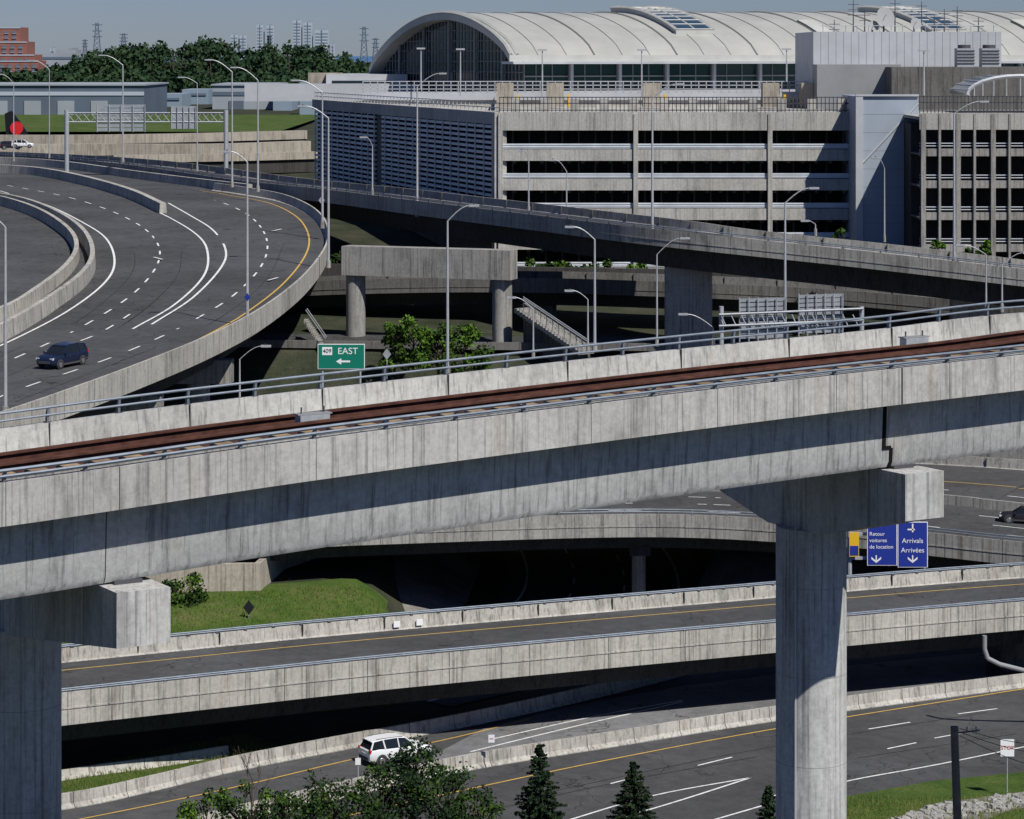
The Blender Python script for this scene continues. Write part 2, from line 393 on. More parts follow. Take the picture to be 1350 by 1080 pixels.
# ---------------------------------------------------------------- behind ramp: grass bank, wall, D bridge
m=MB()
ga=[-60+i*1.3 for i in range(41)]
rows=[]
for j in range(15):
    q=209.5+j*2.0
    rows.append([Vector((x,q+.43*x,gz(x,q+.43*x)+.03)) for x in ga])
for a,b in zip(rows,rows[1:]): m.strip(a,b,'grass')
m.obj('grass_bank')
Dp=cat([D(-300,705,222),D(150,700,226),D(345,694,227.5),D(500,687,231),D(860,678,238),D(1100,690,237),D(1225,702,234),D(1350,715,231),D(1600,735,226)],8)
m=bridge('x',Dp,44,1.0,1.0,1.3,1.6,'concrete_old','asphalt',5,'concrete_shaded')
for o,c in((3.0,'paint_white'),(33,'paint_yellow')): m.line(off(Dp,o,-1.0),.2,c,.02)
for o in(8,12.0,16,24,28): m.dashes(off(Dp,o,-1.0),3,6,.18,'paint_white',.02)
m.rect(Dp,19.7,20.1,-1.0,-.1,'concrete_old')
m.obj('highway_bridge')
railing(Dp,.2,.4,3,'barrier_rail',('pipe_blue','pipe_blue'),0,.045)
for u,o in((842,5),):
    c=at_u(Dp,u,o); m=MB(); m.cyl((c.x,c.y,c.z-2),(c.x,c.y,-3.2),.62,.62,'concrete_old',20); m.rect([Vector((c.x-.9,c.y,0)),Vector((c.x+.9,c.y,0))],-3,12,c.z-4.0,c.z-3.2,'concrete_shaded'); m.obj('bridge_column')
m=MB()
wl=[Vector((-60,224,0)),Vector((-26.5,225.5,0)),Vector((-20.8,226,0)),Vector((-19.6,236,0)),Vector((-13,250,0)),Vector((-10,285,0))]
m.rect(wl,0,.6,-3.2,3.9,'concrete_tan'); m.obj('abutment_wall')
r1=[Vector((x,y,Z0)) for x,y in((-14,214),(-3,226),(3,240),(5,255),(4,275),(0,300))]
rr=cat(r1,6)
m=MB(); m.strip([Vector((-19,231,1.6)),Vector((-14,246,.6)),Vector((-9.5,262,.2))],[Vector((-7,230,-2.95)),Vector((-4,244,-2.95)),Vector((-3,262,-2.95))],'gravel'); m.obj('gravel_bank')
m=MB(); m.strip(off(rr,5.5,.02),off(rr,-13,.02),'asphalt_dark')
m.line(off(rr,3.6),.22,'paint_white',.035); m.line(off(rr,-10.5),.22,'paint_white',.035); m.dashes(off(rr,-.8),3,5,.2,'paint_white',.035); m.dashes(off(rr,-5.5),3,5,.2,'paint_white',.035)
m.obj('underpass_road')
m=MB(); 
m.rect([Vector((19,252,0)),Vector((60,240,0))],0,.6,-3.1,1.2,'concrete_dark'); m.obj('retaining_wall')
m=MB(); m.poly([Vector((17,251,-2.9)),Vector((19,252,.5)),Vector((60,238,.5)),Vector((60,226,-2.9)),Vector((20,240,-2.9))],'gravel'); m.obj('gravel_slope')
m=MB(); m.rect([Vector((25,290,0)),Vector((75,268,0))],0,.5,3,6.3,'concrete_old'); m.obj('retaining_wall')
# ---------------------------------------------------------------- 3. big curved viaduct, left
op=cat([C(u,v,1.1) for u,v in((-330,640),(-150,590),(0,544),(100,510),(200,473),(280,440),(345,406),(400,364),(430,325),(433,298),(415,274),(375,256),(320,246),(284,241))],8)
m=MB()
m.sweep(op,[(0,0),(.22,0),(.4,-1.0),(.6,-1.1),(.6,-2.1),(0,-2.1)],'concrete_barrier')
cx,cy=-85.,300.
rows=[]
NR=14
for i,p in enumerate(op):
    a=p+nor(op,i)*.55; row=[]
    for k in range(NR+1):
        t=k/NR; x=a.x+(cx-a.x)*t; y=a.y+(cy-a.y)*t; row.append(Vector((x,y,dk(y))))
    rows.append(row)
for a,b in zip(rows,rows[1:]): m.strip(a,b,'asphalt')
far=[C(284,241,1.1)]+[C(u,v,.9) for u,v in((200,227),(100,214),(0,210),(-150,206))]
fr=[]
for p in far: 
    fr.append([Vector((p.x+(cx-p.x)*t/6,p.y+(cy-p.y)*t/6,dk(p.y+(cy-p.y)*t/6))) for t in range(7)])
for a,b in zip(fr,fr[1:]): m.strip(a,b,'asphalt')
m.strip(off(op,.6,-2.05),off(op,2.4,-2.3),'concrete_dark'); m.strip(off(op,2.4,-2.3),off(op,2.9,-4.3),'concrete_shaded'); m.strip(off(op,2.9,-4.3),off(op,11,-4.3),'concrete_shaded'); m.strip(off(op,11,-4.3),off(op,11.5,-2.3),'concrete_shaded'); m.strip(off(op,11.5,-2.3),off(op,13,-2.0),'concrete_shaded')
js=resample(op,6)
for i in range(len(js)-1):
    t=tang(js,i); m.rect([js[i],js[i]+t*.06],-.006,.02,-2.1,.004,'joint')
def CC(*q): return cat([C(u,v) for u,v in q],8)
yl=off(op,2.4,-1.1)
for p in yl: p.z=dk(p.y)
m.line(yl[10:],.2,'paint_yellow',.03)
sol=[((-60,482),(20,447),(90,410),(138,373),(151,345),(140,315),(108,293),(60,270),(0,252)),
     ((175,434),(230,402),(268,365),(274,335),(262,312),(225,288),(170,262)),
     ((200,428),(255,392),(292,352),(297,328),(280,303),(250,284),(222,268))]
for q in sol: m.line(CC(*q),.24,'paint_white',.03)
for q in(((-60,505),(30,468),(110,430),(175,388),(207,350),(208,322),(185,298),(140,276),(80,258),(0,243)),
         ((-60,548),(30,512),(130,478),(200,450),(260,420),(310,388),(345,350),(352,318),(335,290),(300,270),(240,252)),
         ((60,464),(130,440),(190,402))):
    m.dashes(CC(*q),3,4.5,.2,'paint_white',.03)
for q in(((-60,525),(60,475),(160,430),(230,370),(240,330)),((20,530),(150,480),(280,425),(350,370),(375,320)),((0,470),(100,425),(165,372),(178,340),(165,305))):
    m.line(CC(*q),.07,'rubber',.02)
for u,v in((368,303),(364,367),(205,340)):
    c=C(u,v); d=Vector((.2,1,0)).normalized() if u>300 else Vector((-.4,1,0)).normalized(); e=Vector((d.y,-d.x,0))
    up=z3*.04
    m.poly([c-d*3-e*.15+up,c-d*3+e*.15+up,c+d*1+e*.15+up,c+d*1-e*.15+up],'paint_white'); m.poly([c+d*1-e*.7+up,c+d*1+e*.7+up,c+d*3.4+up],'paint_white')
m.obj('curved_viaduct')
def wallp(name,pts,h,th,mat='concrete_barrier',down=0.3):
    q=cat([C(u,v,h) for u,v in pts],8); m=MB(); m.sweep(q,[(-th/2,0),(th/2,0),(th/2+.12,-h-down),(-th/2-.12,-h-down)],mat)
    s=resample(q,6)
    for i in range(len(s)-1):
        t=tang(s,i); m.sweep([s[i],s[i]+t*.06],[(-th/2-.006,.004),(th/2+.006,.004),(th/2+.13,-h-down),(-th/2-.13,-h-down)],'joint')
    m.obj(name)
wallp('concrete_barrier',((-120,480),(0,427),(60,393),(108,358),(122,330),(108,300),(70,275),(20,258),(-60,246)),1.6,.5)
wallp('concrete_barrier',((-120,440),(0,405),(50,377),(88,347),(101,322),(88,298),(50,274),(0,258),(-60,248)),1.3,.5)
wallp('concrete_barrier',((-60,216),(0,217),(60,222),(120,234),(175,250),(215,268)),1.3,.8)
wallp('concrete_barrier',((-60,207),(0,207),(80,212),(170,224),(250,234),(330,243)),1.2,.6)
def col(c,r,zt,zb,name,mat='concrete_old',cap=None):
    m=MB(); m.cyl((c[0],c[1],zt),(c[0],c[1],zb),r,r,mat,24)
    if cap: m.box((c[0]+cap[3],c[1],zt+cap[2]/2),(cap[0],cap[1],cap[2]),mat)
    return m.obj(name)
for u,v,w_ in((365,520,1),(262,520,0),(165,540,0)):
    p=at_u(op[8:60],u,4.5); col((p.x,p.y),1.05,p.z-6.2,-3 if p.y<282 else 12,'viaduct_column','concrete_old',(5.2,2.0,2.2,.6))
# ---------------------------------------------------------------- 4. back bridge B
bp=cat([D(u,v,d) for u,v,d in((-260,196,600),(-50,202,520),(130,213,450),(300,236,400),(430,250,362),(550,265,332),(700,283,308),(860,302,290),(1100,327,281),(1350,355,274),(1600,383,270))],8)
m=bridge('x',bp,11,1.0,.75,2.5,2.6,'concrete_old','asphalt',7,'concrete_shaded')
m.obj('overpass_bridge')
railing(bp,.15,.35,4,'overpass_railing',('pipe_blue','pipe_blue'),0,.05)
m=MB(); a=D(455,322,303); b=D(677,330,296)
a2=Vector((a.x,a.y,0)); b2=Vector((b.x,b.y,0))
m.sweep([a2,b2],[(-1,24.8),(1.2,24.8),(1.2,21.6),(-1,21.6)],'concrete_old')
for u,dd in((469,303),(662,297)):
    x=(u-675)*dd/K; m.cyl((x,dd,21.7),(x,dd,12),1.08,1.08,'concrete_old',24)
m.obj('bridge_bent')
m=MB(); x=(909-675)*292/K; m.box((x,294,19),(5.0,2.2,11.5),'concrete_old'); m.obj('bridge_pier')
m=MB(); x=(1290-675)*282/K; m.box((x,284,16),(5.0,2.2,10.5),'concrete_old'); m.obj('bridge_pier')
cp=cat([D(300,376,325),D(455,369,318),(D(650,366,314)),D(860,371,308),D(1100,382,304),D(1350,404,296),D(1500,418,292)],6)
m=bridge('x',cp,10,1.0,.7,1.6,2.2,'concrete_dark','asphalt',6,'concrete_shaded'); m.obj('connector_bridge')
m=MB()
for u in (720,1000,1190):
    c=at_u(cp,u,5); m.box((c.x,c.y,15),(2.4,1.6,9),'concrete_dark')
m.obj('connector_piers')
m=MB(); m.rect([D(200,420,335)*1,D(1500,440,335)],0,1,-8,7,'concrete_shaded'); m.obj('retaining_wall')
m=MB(); q=cat([Vector((x,y,gz(x,y)+.08)) for x,y in((-60,300),(-25,297),(0,295.5),(30,294.5),(70,294))],4); m.strip(off(q,-1.2),off(q,7,.6),'asphalt_dark'); m.rect(off(q,-1.6),-.2,.2,0,.8,'concrete_dark'); m.obj('service_road')
m=MB()
a=D(690,405,295); b=D(775,462,287); dirn=(b-a)
for i in range(22):
    p=a+dirn*(i/22); m.box((p.x,p.y,p.z-.35),(.45,2.2,.5),'concrete_old',math.atan2(dirn.y,dirn.x))
for o in(-1.2,1.2):
    m.pipe([a+Vector((0,o,1)),b+Vector((0,o,1))],.05,'steel_galv')
    for i in range(12):
        p=a+dirn*(i/11)+Vector((0,o,0)); m.cyl(p-z3*.4,p+z3*1,.035,.035,'steel_galv',5)
m.rect([Vector((a.x,a.y+1.6,a.z)),Vector((b.x,b.y+1.6,b.z))],0,.4,-6,.3,'concrete_dark')
m.obj('stairway')
m=MB(); a=D(404,420,300); b=D(430,458,294); dirn=b-a
for i in range(14):
    p=a+dirn*(i/14); m.box((p.x,p.y,p.z-.3),(.45,1.6,.4),'concrete_old',0)
for o in(-.9,.9): m.pipe([a+Vector((0,o,1)),b+Vector((0,o,1))],.05,'steel_galv')
m.obj('stairway')
# ---------------------------------------------------------------- vegetation
def leafq(m,p,s,mat):
    a=Vector((U(-1,1),U(-1,1),U(-1,1))).normalized(); b=a.cross(Vector((U(-1,1),U(-1,1),U(-1,1)))).normalized()
    c=a*s*.5; e=b*s*.38
    m.add([p-c,p+e,p+c,p-e],[(0,1,2,3)],mat)
def tree(name,base,h,rad,n=1400,size=.35,mats=('leaf','leaf_dark'),clumps=16,low=.35,lk=1.0):
    m=MB(); b=Vector(base); top=b+z3*h*.72
    m.cyl(b-z3*.3,b+z3*h*.45,h*.028,h*.018,'bark',8); m.cyl(b+z3*h*.45,top,h*.018,h*.006,'bark',6)
    for k in range(clumps):
        th=U(0,6.28); zz=U(low,1.0); rr=rad*math.sqrt(max(0.05,1-((zz-.55)/.6)**2))*U(.25,.95)
        c=b+Vector((math.cos(th)*rr,math.sin(th)*rr,h*zz*.93)); cr=rad*U(.22,.42)*lk
        m.cyl(b+z3*h*min(.7,zz*.6),c,h*.010,h*.003,'bark',5)
        mt=mats[k%len(mats)]
        for _ in range(n//clumps):
            d=Vector((random.gauss(0,1),random.gauss(0,1),random.gauss(0,.8))); d.normalize()
            leafq(m,c+d*cr*(R()**.45),size*U(.6,1.3),mt)
    return m.obj(name)
def pine(name,base,h,rad,mat='needle',dens=1.0):
    m=MB(); b=Vector(base); m.cyl(b-z3*.3,b+z3*h,h*.018,.015,'bark',7)
    z=h*.1
    while z<h*.985:
        f=1-z/h; n=int(7+9*f)
        for k in range(n):
            th=U(0,6.28); ln=rad*(f**.85)*U(.6,1.15)+.08; dr=Vector((math.cos(th),math.sin(th),-.18+.35*(z/h)))
            s=b+z3*(z+U(-.1,.1)); m.cyl(s,s+dr*ln,.02,.006,'bark',4)
            for q in range(int((10+ln*26)*dens)):
                t=R()**.7; p=s+dr*ln*t+Vector((U(-1,1),U(-1,1),U(-.6,.4)))*.13*(1.2-t*.6)*max(.5,ln*.6)
                leafq(m,p,U(.12,.26),mat if R()<.8 else 'leaf_dark')
        z+=h*.033
    return m.obj(name)
pine('pine_tree',(D(712,978,166).x,166,-3),D(712,978,166).z+3,2.4)
pine('pine_tree',(D(836,1003,165).x,165,-3),D(836,1003,165).z+3,2.4)
pine('pine_tree',(D(1014,1035,163).x,163,-3),D(1014,1035,163).z+3,1.6)
def tr(u,vt,d,zb,rad,**k):
    p=D(u,vt,d); return tree(k.pop('name','tree'),(p.x,d,zb),p.z-zb,rad,**k)
tr(545,962,168,-3,2.0,n=2200,size=.22,mats=('leaf_dark','needle','leaf_dark','leaf'),clumps=30)
tr(590,1015,166,-3,2.4,n=2800,size=.22,mats=('leaf_dark','leaf','needle'),clumps=34)
tr(630,1040,165,-3,1.8,n=1500,size=.22,mats=('leaf_dark','leaf'),clumps=20)
tr(505,1012,166,-3,2.2,n=2400,size=.22,mats=('leaf','leaf_dark','needle'),clumps=30)
tr(440,1026,165,-3,2.5,n=3000,size=.22,mats=('leaf_dark','leaf_dark','leaf'),clumps=34)
tr(375,1042,164,-3,2.0,n=2000,size=.22,mats=('leaf','leaf_dark'),clumps=24)
tr(322,1030,163,-3,2.0,n=2000,size=.22,mats=('leaf','leaf_bright','leaf_dark'),clumps=24)
tr(270,1048,163,-3,2.0,n=2000,size=.22,mats=('leaf','leaf_bright'),clumps=24)
m=MB(); p=D(330,960,162)
b=Vector((p.x,162,-3)); 
def twig(a,d,l,r,dep):
    e=a+d*l; m.cyl(a,e,r,r*.6,'bark',5)
    if dep>0:
        for k in range(4): twig(a.lerp(e,U(.4,1)),(d+Vector((U(-.5,.5),U(-.5,.5),U(0,.5)))).normalized(),l*U(.3,.5),r*.5,dep-1)
twig(b,Vector((.02,0,1)),6.0,.07,3); m.obj('bare_sapling')
tr(240,762,222,-.3,2.4,n=2400,size=.3,mats=('leaf','leaf_dark','leaf_bright'),clumps=20,low=.1)
for u,vt,d,zb,rad,mt in((545,418,287,15,2.6,('leaf_bright','leaf_bright','leaf')),(578,428,285,14,2.8,('leaf_bright','leaf')),(612,430,284,14,2.6,('leaf_bright','leaf')),(520,425,288,14.5,2.0,('leaf_bright','leaf'))):
    tr(u,vt,d,zb-2,rad,n=1800,size=.38,mats=mt,clumps=20,low=.1,name='shrub')
for u,vt,h_ in((697,330,9),(720,335,8),(742,335,8),(800,345,6),(830,343,6),(850,345,6),(780,348,5),(640,345,5),(448,310,7),(470,315,6)):
    p=D(u,vt,342); tree('tree',(p.x,342,p.z-h_),h_,1.9,n=700,size=.5,mats=('leaf','leaf_bright') if u>740 else ('leaf_dark','leaf'),clumps=10,low=.15)
for u,vt in((1302,318),(1240,318),(1272,324),(1113,295)):
    p=D(u,vt,300); tree('shrub',(p.x,300,p.z-4),4,1.3,n=500,size=.4,mats=('leaf_bright','leaf'),clumps=8,low=.1)
m=MB()
for i in range(3500):
    u=U(1240,1420); p=D(u,604+R()*14,283+R()*5); leafq(m,p,U(.3,.7),random.choice(('leaf','leaf_bright','leaf_dark')))
m.obj('hedge_foliage')
m=MB()
for i in range(3200):
    k=random.randrange(0,28); a=A[k]; b2=A[k+1]; p=a.lerp(b2,R())+nor(A,k)*U(.6,7)
    m.add([p+Vector((-.04,0,0)),p+Vector((.04,0,0)),p+Vector((U(-.15,.15),U(-.1,.1),U(.2,.5)))],[(0,1,2)],'grass_blade')
for i in range(2500):
    p=L(U(1060,1400),U(1052,1085),Z0); m.add([p+Vector((-.04,0,0)),p+Vector((.04,0,0)),p+Vector((U(-.1,.1),U(-.1,.1),U(.15,.4)))],[(0,1,2)],'grass_blade')
for i in range(4500):
    x=U(-36,-9); y=U(212,226)+.43*(x+20)
    if y-.43*x<211: continue
    p=Vector((x,y,gz(x,y))); m.add([p+Vector((-.05,0,0)),p+Vector((.05,0,0)),p+Vector((U(-.15,.15),U(-.1,.1),U(.15,.4)))],[(0,1,2)],'grass_blade' if R()<.5 else 'leaf_bright')
m.obj('tall_grass')
m=MB()
prof=[(60,92),(100,80),(130,66),(160,60),(200,62),(235,56),(260,52),(290,60),(330,64),(365,56),(400,60),(440,68),(480,80),(520,88)]
for i in range(170):
    u=U(62,505); d=U(1450,1750); vt=interp(u,prof)+U(-2,16)
    top=D(u,vt,d); hgt=top.z-26+U(0,2); b=Vector((top.x,d,26)); m.cyl(b,b+z3*hgt*.7,.5,.2,'bark',5)
    for c in range(5):
        cc=b+Vector((U(-7,7),U(-5,5),hgt*U(.2,.92))); cr=U(2.5,5.5)
        for _ in range(34):
            dd=Vector((random.gauss(0,1),random.gauss(0,1),random.gauss(0,.8))).normalized(); leafq(m,cc+dd*cr*(R()**.4),U(1.6,3.2),'leaf_far')
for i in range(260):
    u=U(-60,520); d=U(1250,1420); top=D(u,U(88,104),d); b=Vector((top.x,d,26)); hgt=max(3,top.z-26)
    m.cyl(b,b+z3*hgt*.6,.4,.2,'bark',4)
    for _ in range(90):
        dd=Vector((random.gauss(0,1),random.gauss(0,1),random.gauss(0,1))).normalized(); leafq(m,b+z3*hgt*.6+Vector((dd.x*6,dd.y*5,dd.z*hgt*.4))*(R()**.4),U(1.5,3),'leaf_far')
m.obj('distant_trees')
# ---------------------------------------------------------------- terminal
rt=MB(); ax=Vector((.906,.423,0)); gx=Vector((-.423,.906,0)); O=Vector((-.4,430,0)); WG=59.0; LR=175.0
def roof(l,a,dz=0,ins=0):
    hbase=45.9*(1-a)+43.6*a
    s=math.sin(math.pi*a)**.72
    pk=8.1+1.5*l/LR
    p=O+ax*l+gx*(WG*a); p.z=hbase+pk*s+dz; return p
NA=28; NL=50
rows=[[roof(LR*j/NL,a/NA) for a in range(NA+1)] for j in range(NL+1)]
for a,b in zip(rows,rows[1:]): rt.strip(a,b,'roof_metal')
rows=[[roof(LR*j/NL,a/NA,-1.1) for a in range(NA+1)] for j in range(NL+1)]
for a,b in zip(rows,rows[1:]): rt.strip(a,b,'roof_rim')
rt.strip([roof(0,a/NA) for a in range(NA+1)],[roof(0,a/NA,-1.1) for a in range(NA+1)],'roof_rim')
rt.strip([roof(l,0) for l in(0,LR)],[roof(l,0,-1.1) for l in(0,LR)],'roof_rim')
l=5
while l<LR:
    rt.pipe([roof(l,a/NA,.06) for a in range(NA+1)],.16 if int(l/5)%3==0 else .05,'roof_rib',4); l+=5
for l in(0.3,1.4): rt.pipe([roof(l,a/NA,.1) for a in range(NA+1)],.3,'roof_rim',4)
for l in(33,83):
    aa=[.10+.40*k/10 for k in range(11)]
    A1=[roof(l+0,a,.9) for a in aa]; B1=[roof(l+7,a,.9) for a in aa]
    rt.strip(A1,B1,'glass_skylight')
    rt.strip(A1,[roof(l,a,-.1) for a in aa],'roof_rim'); rt.strip(B1,[roof(l+7,a,-.1) for a in aa],'roof_rim')
    rt.poly([A1[0],B1[0],roof(l+7,.1,-.1),roof(l,.1,-.1)],'roof_rim')
    for k in range(0,11,1): rt.cyl(A1[k],B1[k],.12,.12,'roof_rim',4)
    rt.pipe(A1,.3,'roof_rim',4); rt.pipe(B1,.3,'roof_rim',4); rt.pipe([roof(l+3.5,a,.95) for a in aa],.12,'roof_rim',4)
for l in(60,104,128): 
    aa=[.06+.05*k for k in range(4)]; rt.strip([roof(l,a,.5) for a in aa],[roof(l+3,a,.5) for a in aa],'roof_rim'); rt.strip([roof(l,a,.5) for a in aa],[roof(l,a,-.1) for a in aa],'roof_rib')
gi=2.5
gl=[roof(gi,a/NA,-1.0) for a in range(NA+1)]
gb=[Vector((p.x,p.y,35)) for p in gl]; rt.strip(gl,gb,'glass_dark')
for k in range(1,44):
    a=k/44; p=roof(gi-.15,a,-1.0); rt.cyl((p.x,p.y,35),p,.09,.09,'mullion',4)
for z in(41.5,43.2,44.9,46.6,48.3,50.0,51.6):
    aa=[k/100 for k in range(101) if roof(gi,k/100,-1.0).z>z]
    if len(aa)>1:
        p=roof(gi-.2,aa[0]); q=roof(gi-.2,aa[-1]); rt.cyl((p.x,p.y,z),(q.x,q.y,z),.09,.09,'mullion',4)
for k in(.12,.3,.48,.66,.84):
    p=roof(gi-.5,k,-1.0); rt.cyl((p.x,p.y,35),p,.28,.28,'mullion',6)
f=F(rt,(O+gx*3).xy[:],math.atan2(ax.y,ax.x))
f.b(2.5,LR,0,.5,35,45.6,'glass_green')
for k in range(60): f.b(3+k*2.9,3.16+k*2.9,-.2,0,36,45.4,'mullion')
for k in range(20): f.b(3+k*8.7,3.5+k*8.7,-1.1,-.5,36,45.6,'panel_white')
for z in(39.3,42.4): f.b(2.5,LR,-.3,-.05,z,z+.22,'panel_grey')
f.b(0,LR,-4.5,0,44.5,44.9,'panel_white'); f.b(-3,LR,-8,4,34.5,40.2,'panel_white')
rt.obj('airport_terminal')
def gx_(u,d=350.0): return (u-675)*d/K
def gzv(v,d=350.0): return H-(v-VH)*d/K
m=MB(); f=F(m,D(430,100,470).xy[:],.1)
f.b(0,14,0,20,38,42.6,'panel_white'); f.b(1,11,-.1,0,39,41.5,'glass_dark'); f.b(-3,3,3,9,38,42.8,'concrete_tan'); f.b(-14,30,-2,0,38,41.0,'panel_white'); m.obj('terminal_annex')
# ---------------------------------------------------------------- parking garage
DG=350.0
m=MB(); x0=gx_(658); x1=gx_(1130)
fr=F(m,(x0,DG),0); Lf=x1-x0
fr.b(.5,Lf,8,60,18,gzv(165),'concrete_shaded')
fr.b(0,Lf,-.3,.15,gzv(172),gzv(148),'concrete_garage'); fr.b(0,Lf,0.16,70,gzv(156),gzv(152),'concrete_garage')
for i,vv in enumerate((197,236,275,314,353)):
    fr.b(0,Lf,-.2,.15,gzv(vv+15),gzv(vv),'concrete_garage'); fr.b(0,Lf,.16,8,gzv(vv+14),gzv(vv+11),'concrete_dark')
    for q in(3,6): fr.b(0,Lf,.0,.05,gzv(vv-q+.4),gzv(vv-q-.3),'louver')
    fr.b(0,Lf,.06,.08,gzv(vv-1),gzv(vv-7.5),'louver')
    # parked vehicles rooflines glimpsed inside are omitted; ceiling beams
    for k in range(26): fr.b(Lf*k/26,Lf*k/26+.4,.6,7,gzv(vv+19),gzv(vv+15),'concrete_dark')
for u in(660,838,1015,1128): fr.b(gx_(u-3)-x0,gx_(u+3)-x0,-.45,.2,18,gzv(150),'concrete_garage')
for u in range(675,1125,22): fr.b(gx_(u)-x0,gx_(u+2)-x0,3.5,4.0,18,gzv(160),'concrete_dark')
for i in range(90):
    s=Lf*i/89; fr.b(s,s+.10,.0,.10,gzv(148),gzv(128),'steel_dark')
for z in(146,137,129): fr.b(0,Lf,.0,.08,gzv(z),gzv(z)+.12,'steel_dark')
for i in range(12): s=Lf*(i+.4)/12; fr.b(s,s+1.1,2,3,gzv(150),gzv(131),'concrete_garage')
ang=math.atan2(105,-32)
fl=F(m,(x0,DG),ang)
def louv(s0,s1,zt,zb,n):
    fl.b(s0,s1,-.5,0.0,zb,zt,'void')
    for k in range(n):
        z=zb+(zt-zb)*(k+.5)/n; fl.b(s0,s1,.05,.35,z-.15,z+.2,'louver')
    for q in range(int((s1-s0)/4)+1): fl.b(s0+q*4,s0+q*4+.15,.36,.5,zb,zt,'louver')
zt=gzv(148)
louv(1.5,60,zt-1.6,22,22); louv(64,104,zt-1.0,22,22)
fl.b(0,106,-1,.5,zt-1.6,zt-.02,'concrete_garage'); fl.b(60,64,-3,.0,18,zt-1,'concrete_dark'); fl.b(0,1.4,-1,.6,18,zt-.05,'concrete_garage')
fl.b(0,106,-1.0,-.6,18,22,'concrete_dark')
fl.b(0,106,-30,-1.05,gzv(158),gzv(156.5),'concrete_garage')
for z in(.5,1.1): fl.b(0,106,-.1,.0,zt+z,zt+z+.1,'panel_white')
for q in range(54): fl.b(q*2,q*2+.12,-.1,0,zt,zt+1.2,'panel_white')
for (ua,ub,d2) in((478,652,426),(652,1090,400)):
    f2=F(m,(gx_(ua,d2),d2),0); wln=gx_(ub,d2)-gx_(ua,d2); n=int(wln/1.1)
    f2.b(0,wln,0,.4,gzv(132,d2),gzv(121,d2),'panel_white')
    for k in range(n): f2.b(wln*k/n,wln*k/n+.12,0,.2,gzv(122,d2),gzv(108,d2),'panel_white')
    for vv in(108,113,118): f2.b(0,wln,0,.15,gzv(vv,d2),gzv(vv,d2)+.12,'panel_white')
    f2.b(0,wln,.41,26,30,gzv(128,d2),'concrete_garage')
    if ua>600:
        for u in(655,845,1000,1050,720):
            f2.b(gx_(u,d2)-gx_(ua,d2),gx_(u+22,d2)-gx_(ua,d2),-7,-4,gzv(140,d2),gzv(109,d2),'concrete_tan')
            f2.b(gx_(u+27,d2)-gx_(ua,d2),gx_(u+30,d2)-gx_(ua,d2),-7,-6,gzv(140,d2),gzv(124,d2),'sign_yellow')
m.obj('parking_garage')
m=MB(); d=343; f=F(m,(gx_(1128,d),d),0); wdt=gx_(1211,d)-gx_(1128,d)
f.b(0,wdt,0,14,16,gzv(127,d),'panel_bluegrey'); f.b(.0,.9,-.25,-.002,16,gzv(125,d),'panel_white'); f.b(0,wdt,-.3,.3,gzv(127,d)+.003,gzv(124.5,d),'panel_white')
q0=f.P(.9,-.05,gzv(215,d)); q1=f.P(wdt,-.05,gzv(136,d)); m.cyl(q0,q1,.12,.12,'panel_white',6)  # added white tube draws the edge of a diagonal shadow across the wall
for k in range(1,8): m.rect([f.P(0,0,0),f.P(wdt,0,0)],-.012,0,gzv(127+k*24,d),gzv(127+k*24,d)+.05,'panel_grey')
m.obj('stair_tower')
m=MB(); d=330; f=F(m,(gx_(1212,d),d),0); wr_=gx_(1480,d)-gx_(1212,d)
f.b(0,wr_,7,40,14,gzv(165,d),'concrete_shaded'); f.b(0,wr_,-.3,.2,gzv(171,d),gzv(149,d),'concrete_garage'); f.b(0,wr_,0.21,40,gzv(158,d),gzv(154,d),'concrete_garage')
for vv in(196,238,280,322):
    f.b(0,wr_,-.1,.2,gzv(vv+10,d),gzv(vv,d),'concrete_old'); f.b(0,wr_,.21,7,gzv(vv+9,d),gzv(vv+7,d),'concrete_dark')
    for q in(3,6.5): f.b(0,wr_,0,.08,gzv(vv-q,d),gzv(vv-q,d)+.1,'louver')
for k,u in enumerate(range(1214,1480,23)): f.b(gx_(u,d)-gx_(1212,d),gx_(u+3 if k%2 else u+6,d)-gx_(1212,d),-.4,.25,14,gzv(150,d),'concrete_old')
for i in range(55): s=wr_*i/54; f.b(s,s+.1,0,.1,gzv(149,d),gzv(127,d),'steel_dark')
for z in(147,136,128): f.b(0,wr_,0,.08,gzv(z,d),gzv(z,d)+.12,'steel_dark')
m.obj('parking_garage')
m=MB(); d=395
f=F(m,(gx_(1072,d),d),0); ww=gx_(1320,d)-gx_(1072,d)
f.b(0,ww,0,25,34,gzv(42,d),'panel_white')
k=0
while k<ww: f.b(k,k+.05,-.03,0,36,gzv(42.5,d),'panel_grey'); k+=1.1
f.b(-.1,gx_(1180,d)-gx_(1072,d),-6,-.05,34,gzv(85,d),'panel_grey')
f.b(gx_(1160,d)-gx_(1072,d),gx_(1450,d)-gx_(1072,d),-12,-.2,30,gzv(88,d),'concrete_dark')
for u in(1250,1282):
    s=gx_(u,d)-gx_(1072,d); f.b(s,s+2.4,-8,-5.6,gzv(88,d),gzv(64,d),'steel_galv')
    for q in range(5): f.b(s-.1,s+2.5,-8.1,-8,gzv(84-q*4,d),gzv(82.5-q*4,d),'steel_dark')
    c=f.P(s+1.2,-6.8,gzv(64,d)); m.cyl(c,c+z3*.5,.9,.9,'steel_dark',14)
for u,vt in((1125,0),(1180,-8),(1215,2),(1245,12),(1262,8),(1290,22),(1140,14),(1100,26),(1232,20)):
    c=D(u,44,d+5); m.cyl(c,D(u,vt,d+5),.12,.05,'steel_dark',5)
    for q in range(3): e=D(u,vt+6+q*7,d+5); m.cyl(e-Vector((.8,0,0)),e+Vector((.8,0,0)),.05,.05,'steel_dark',4)
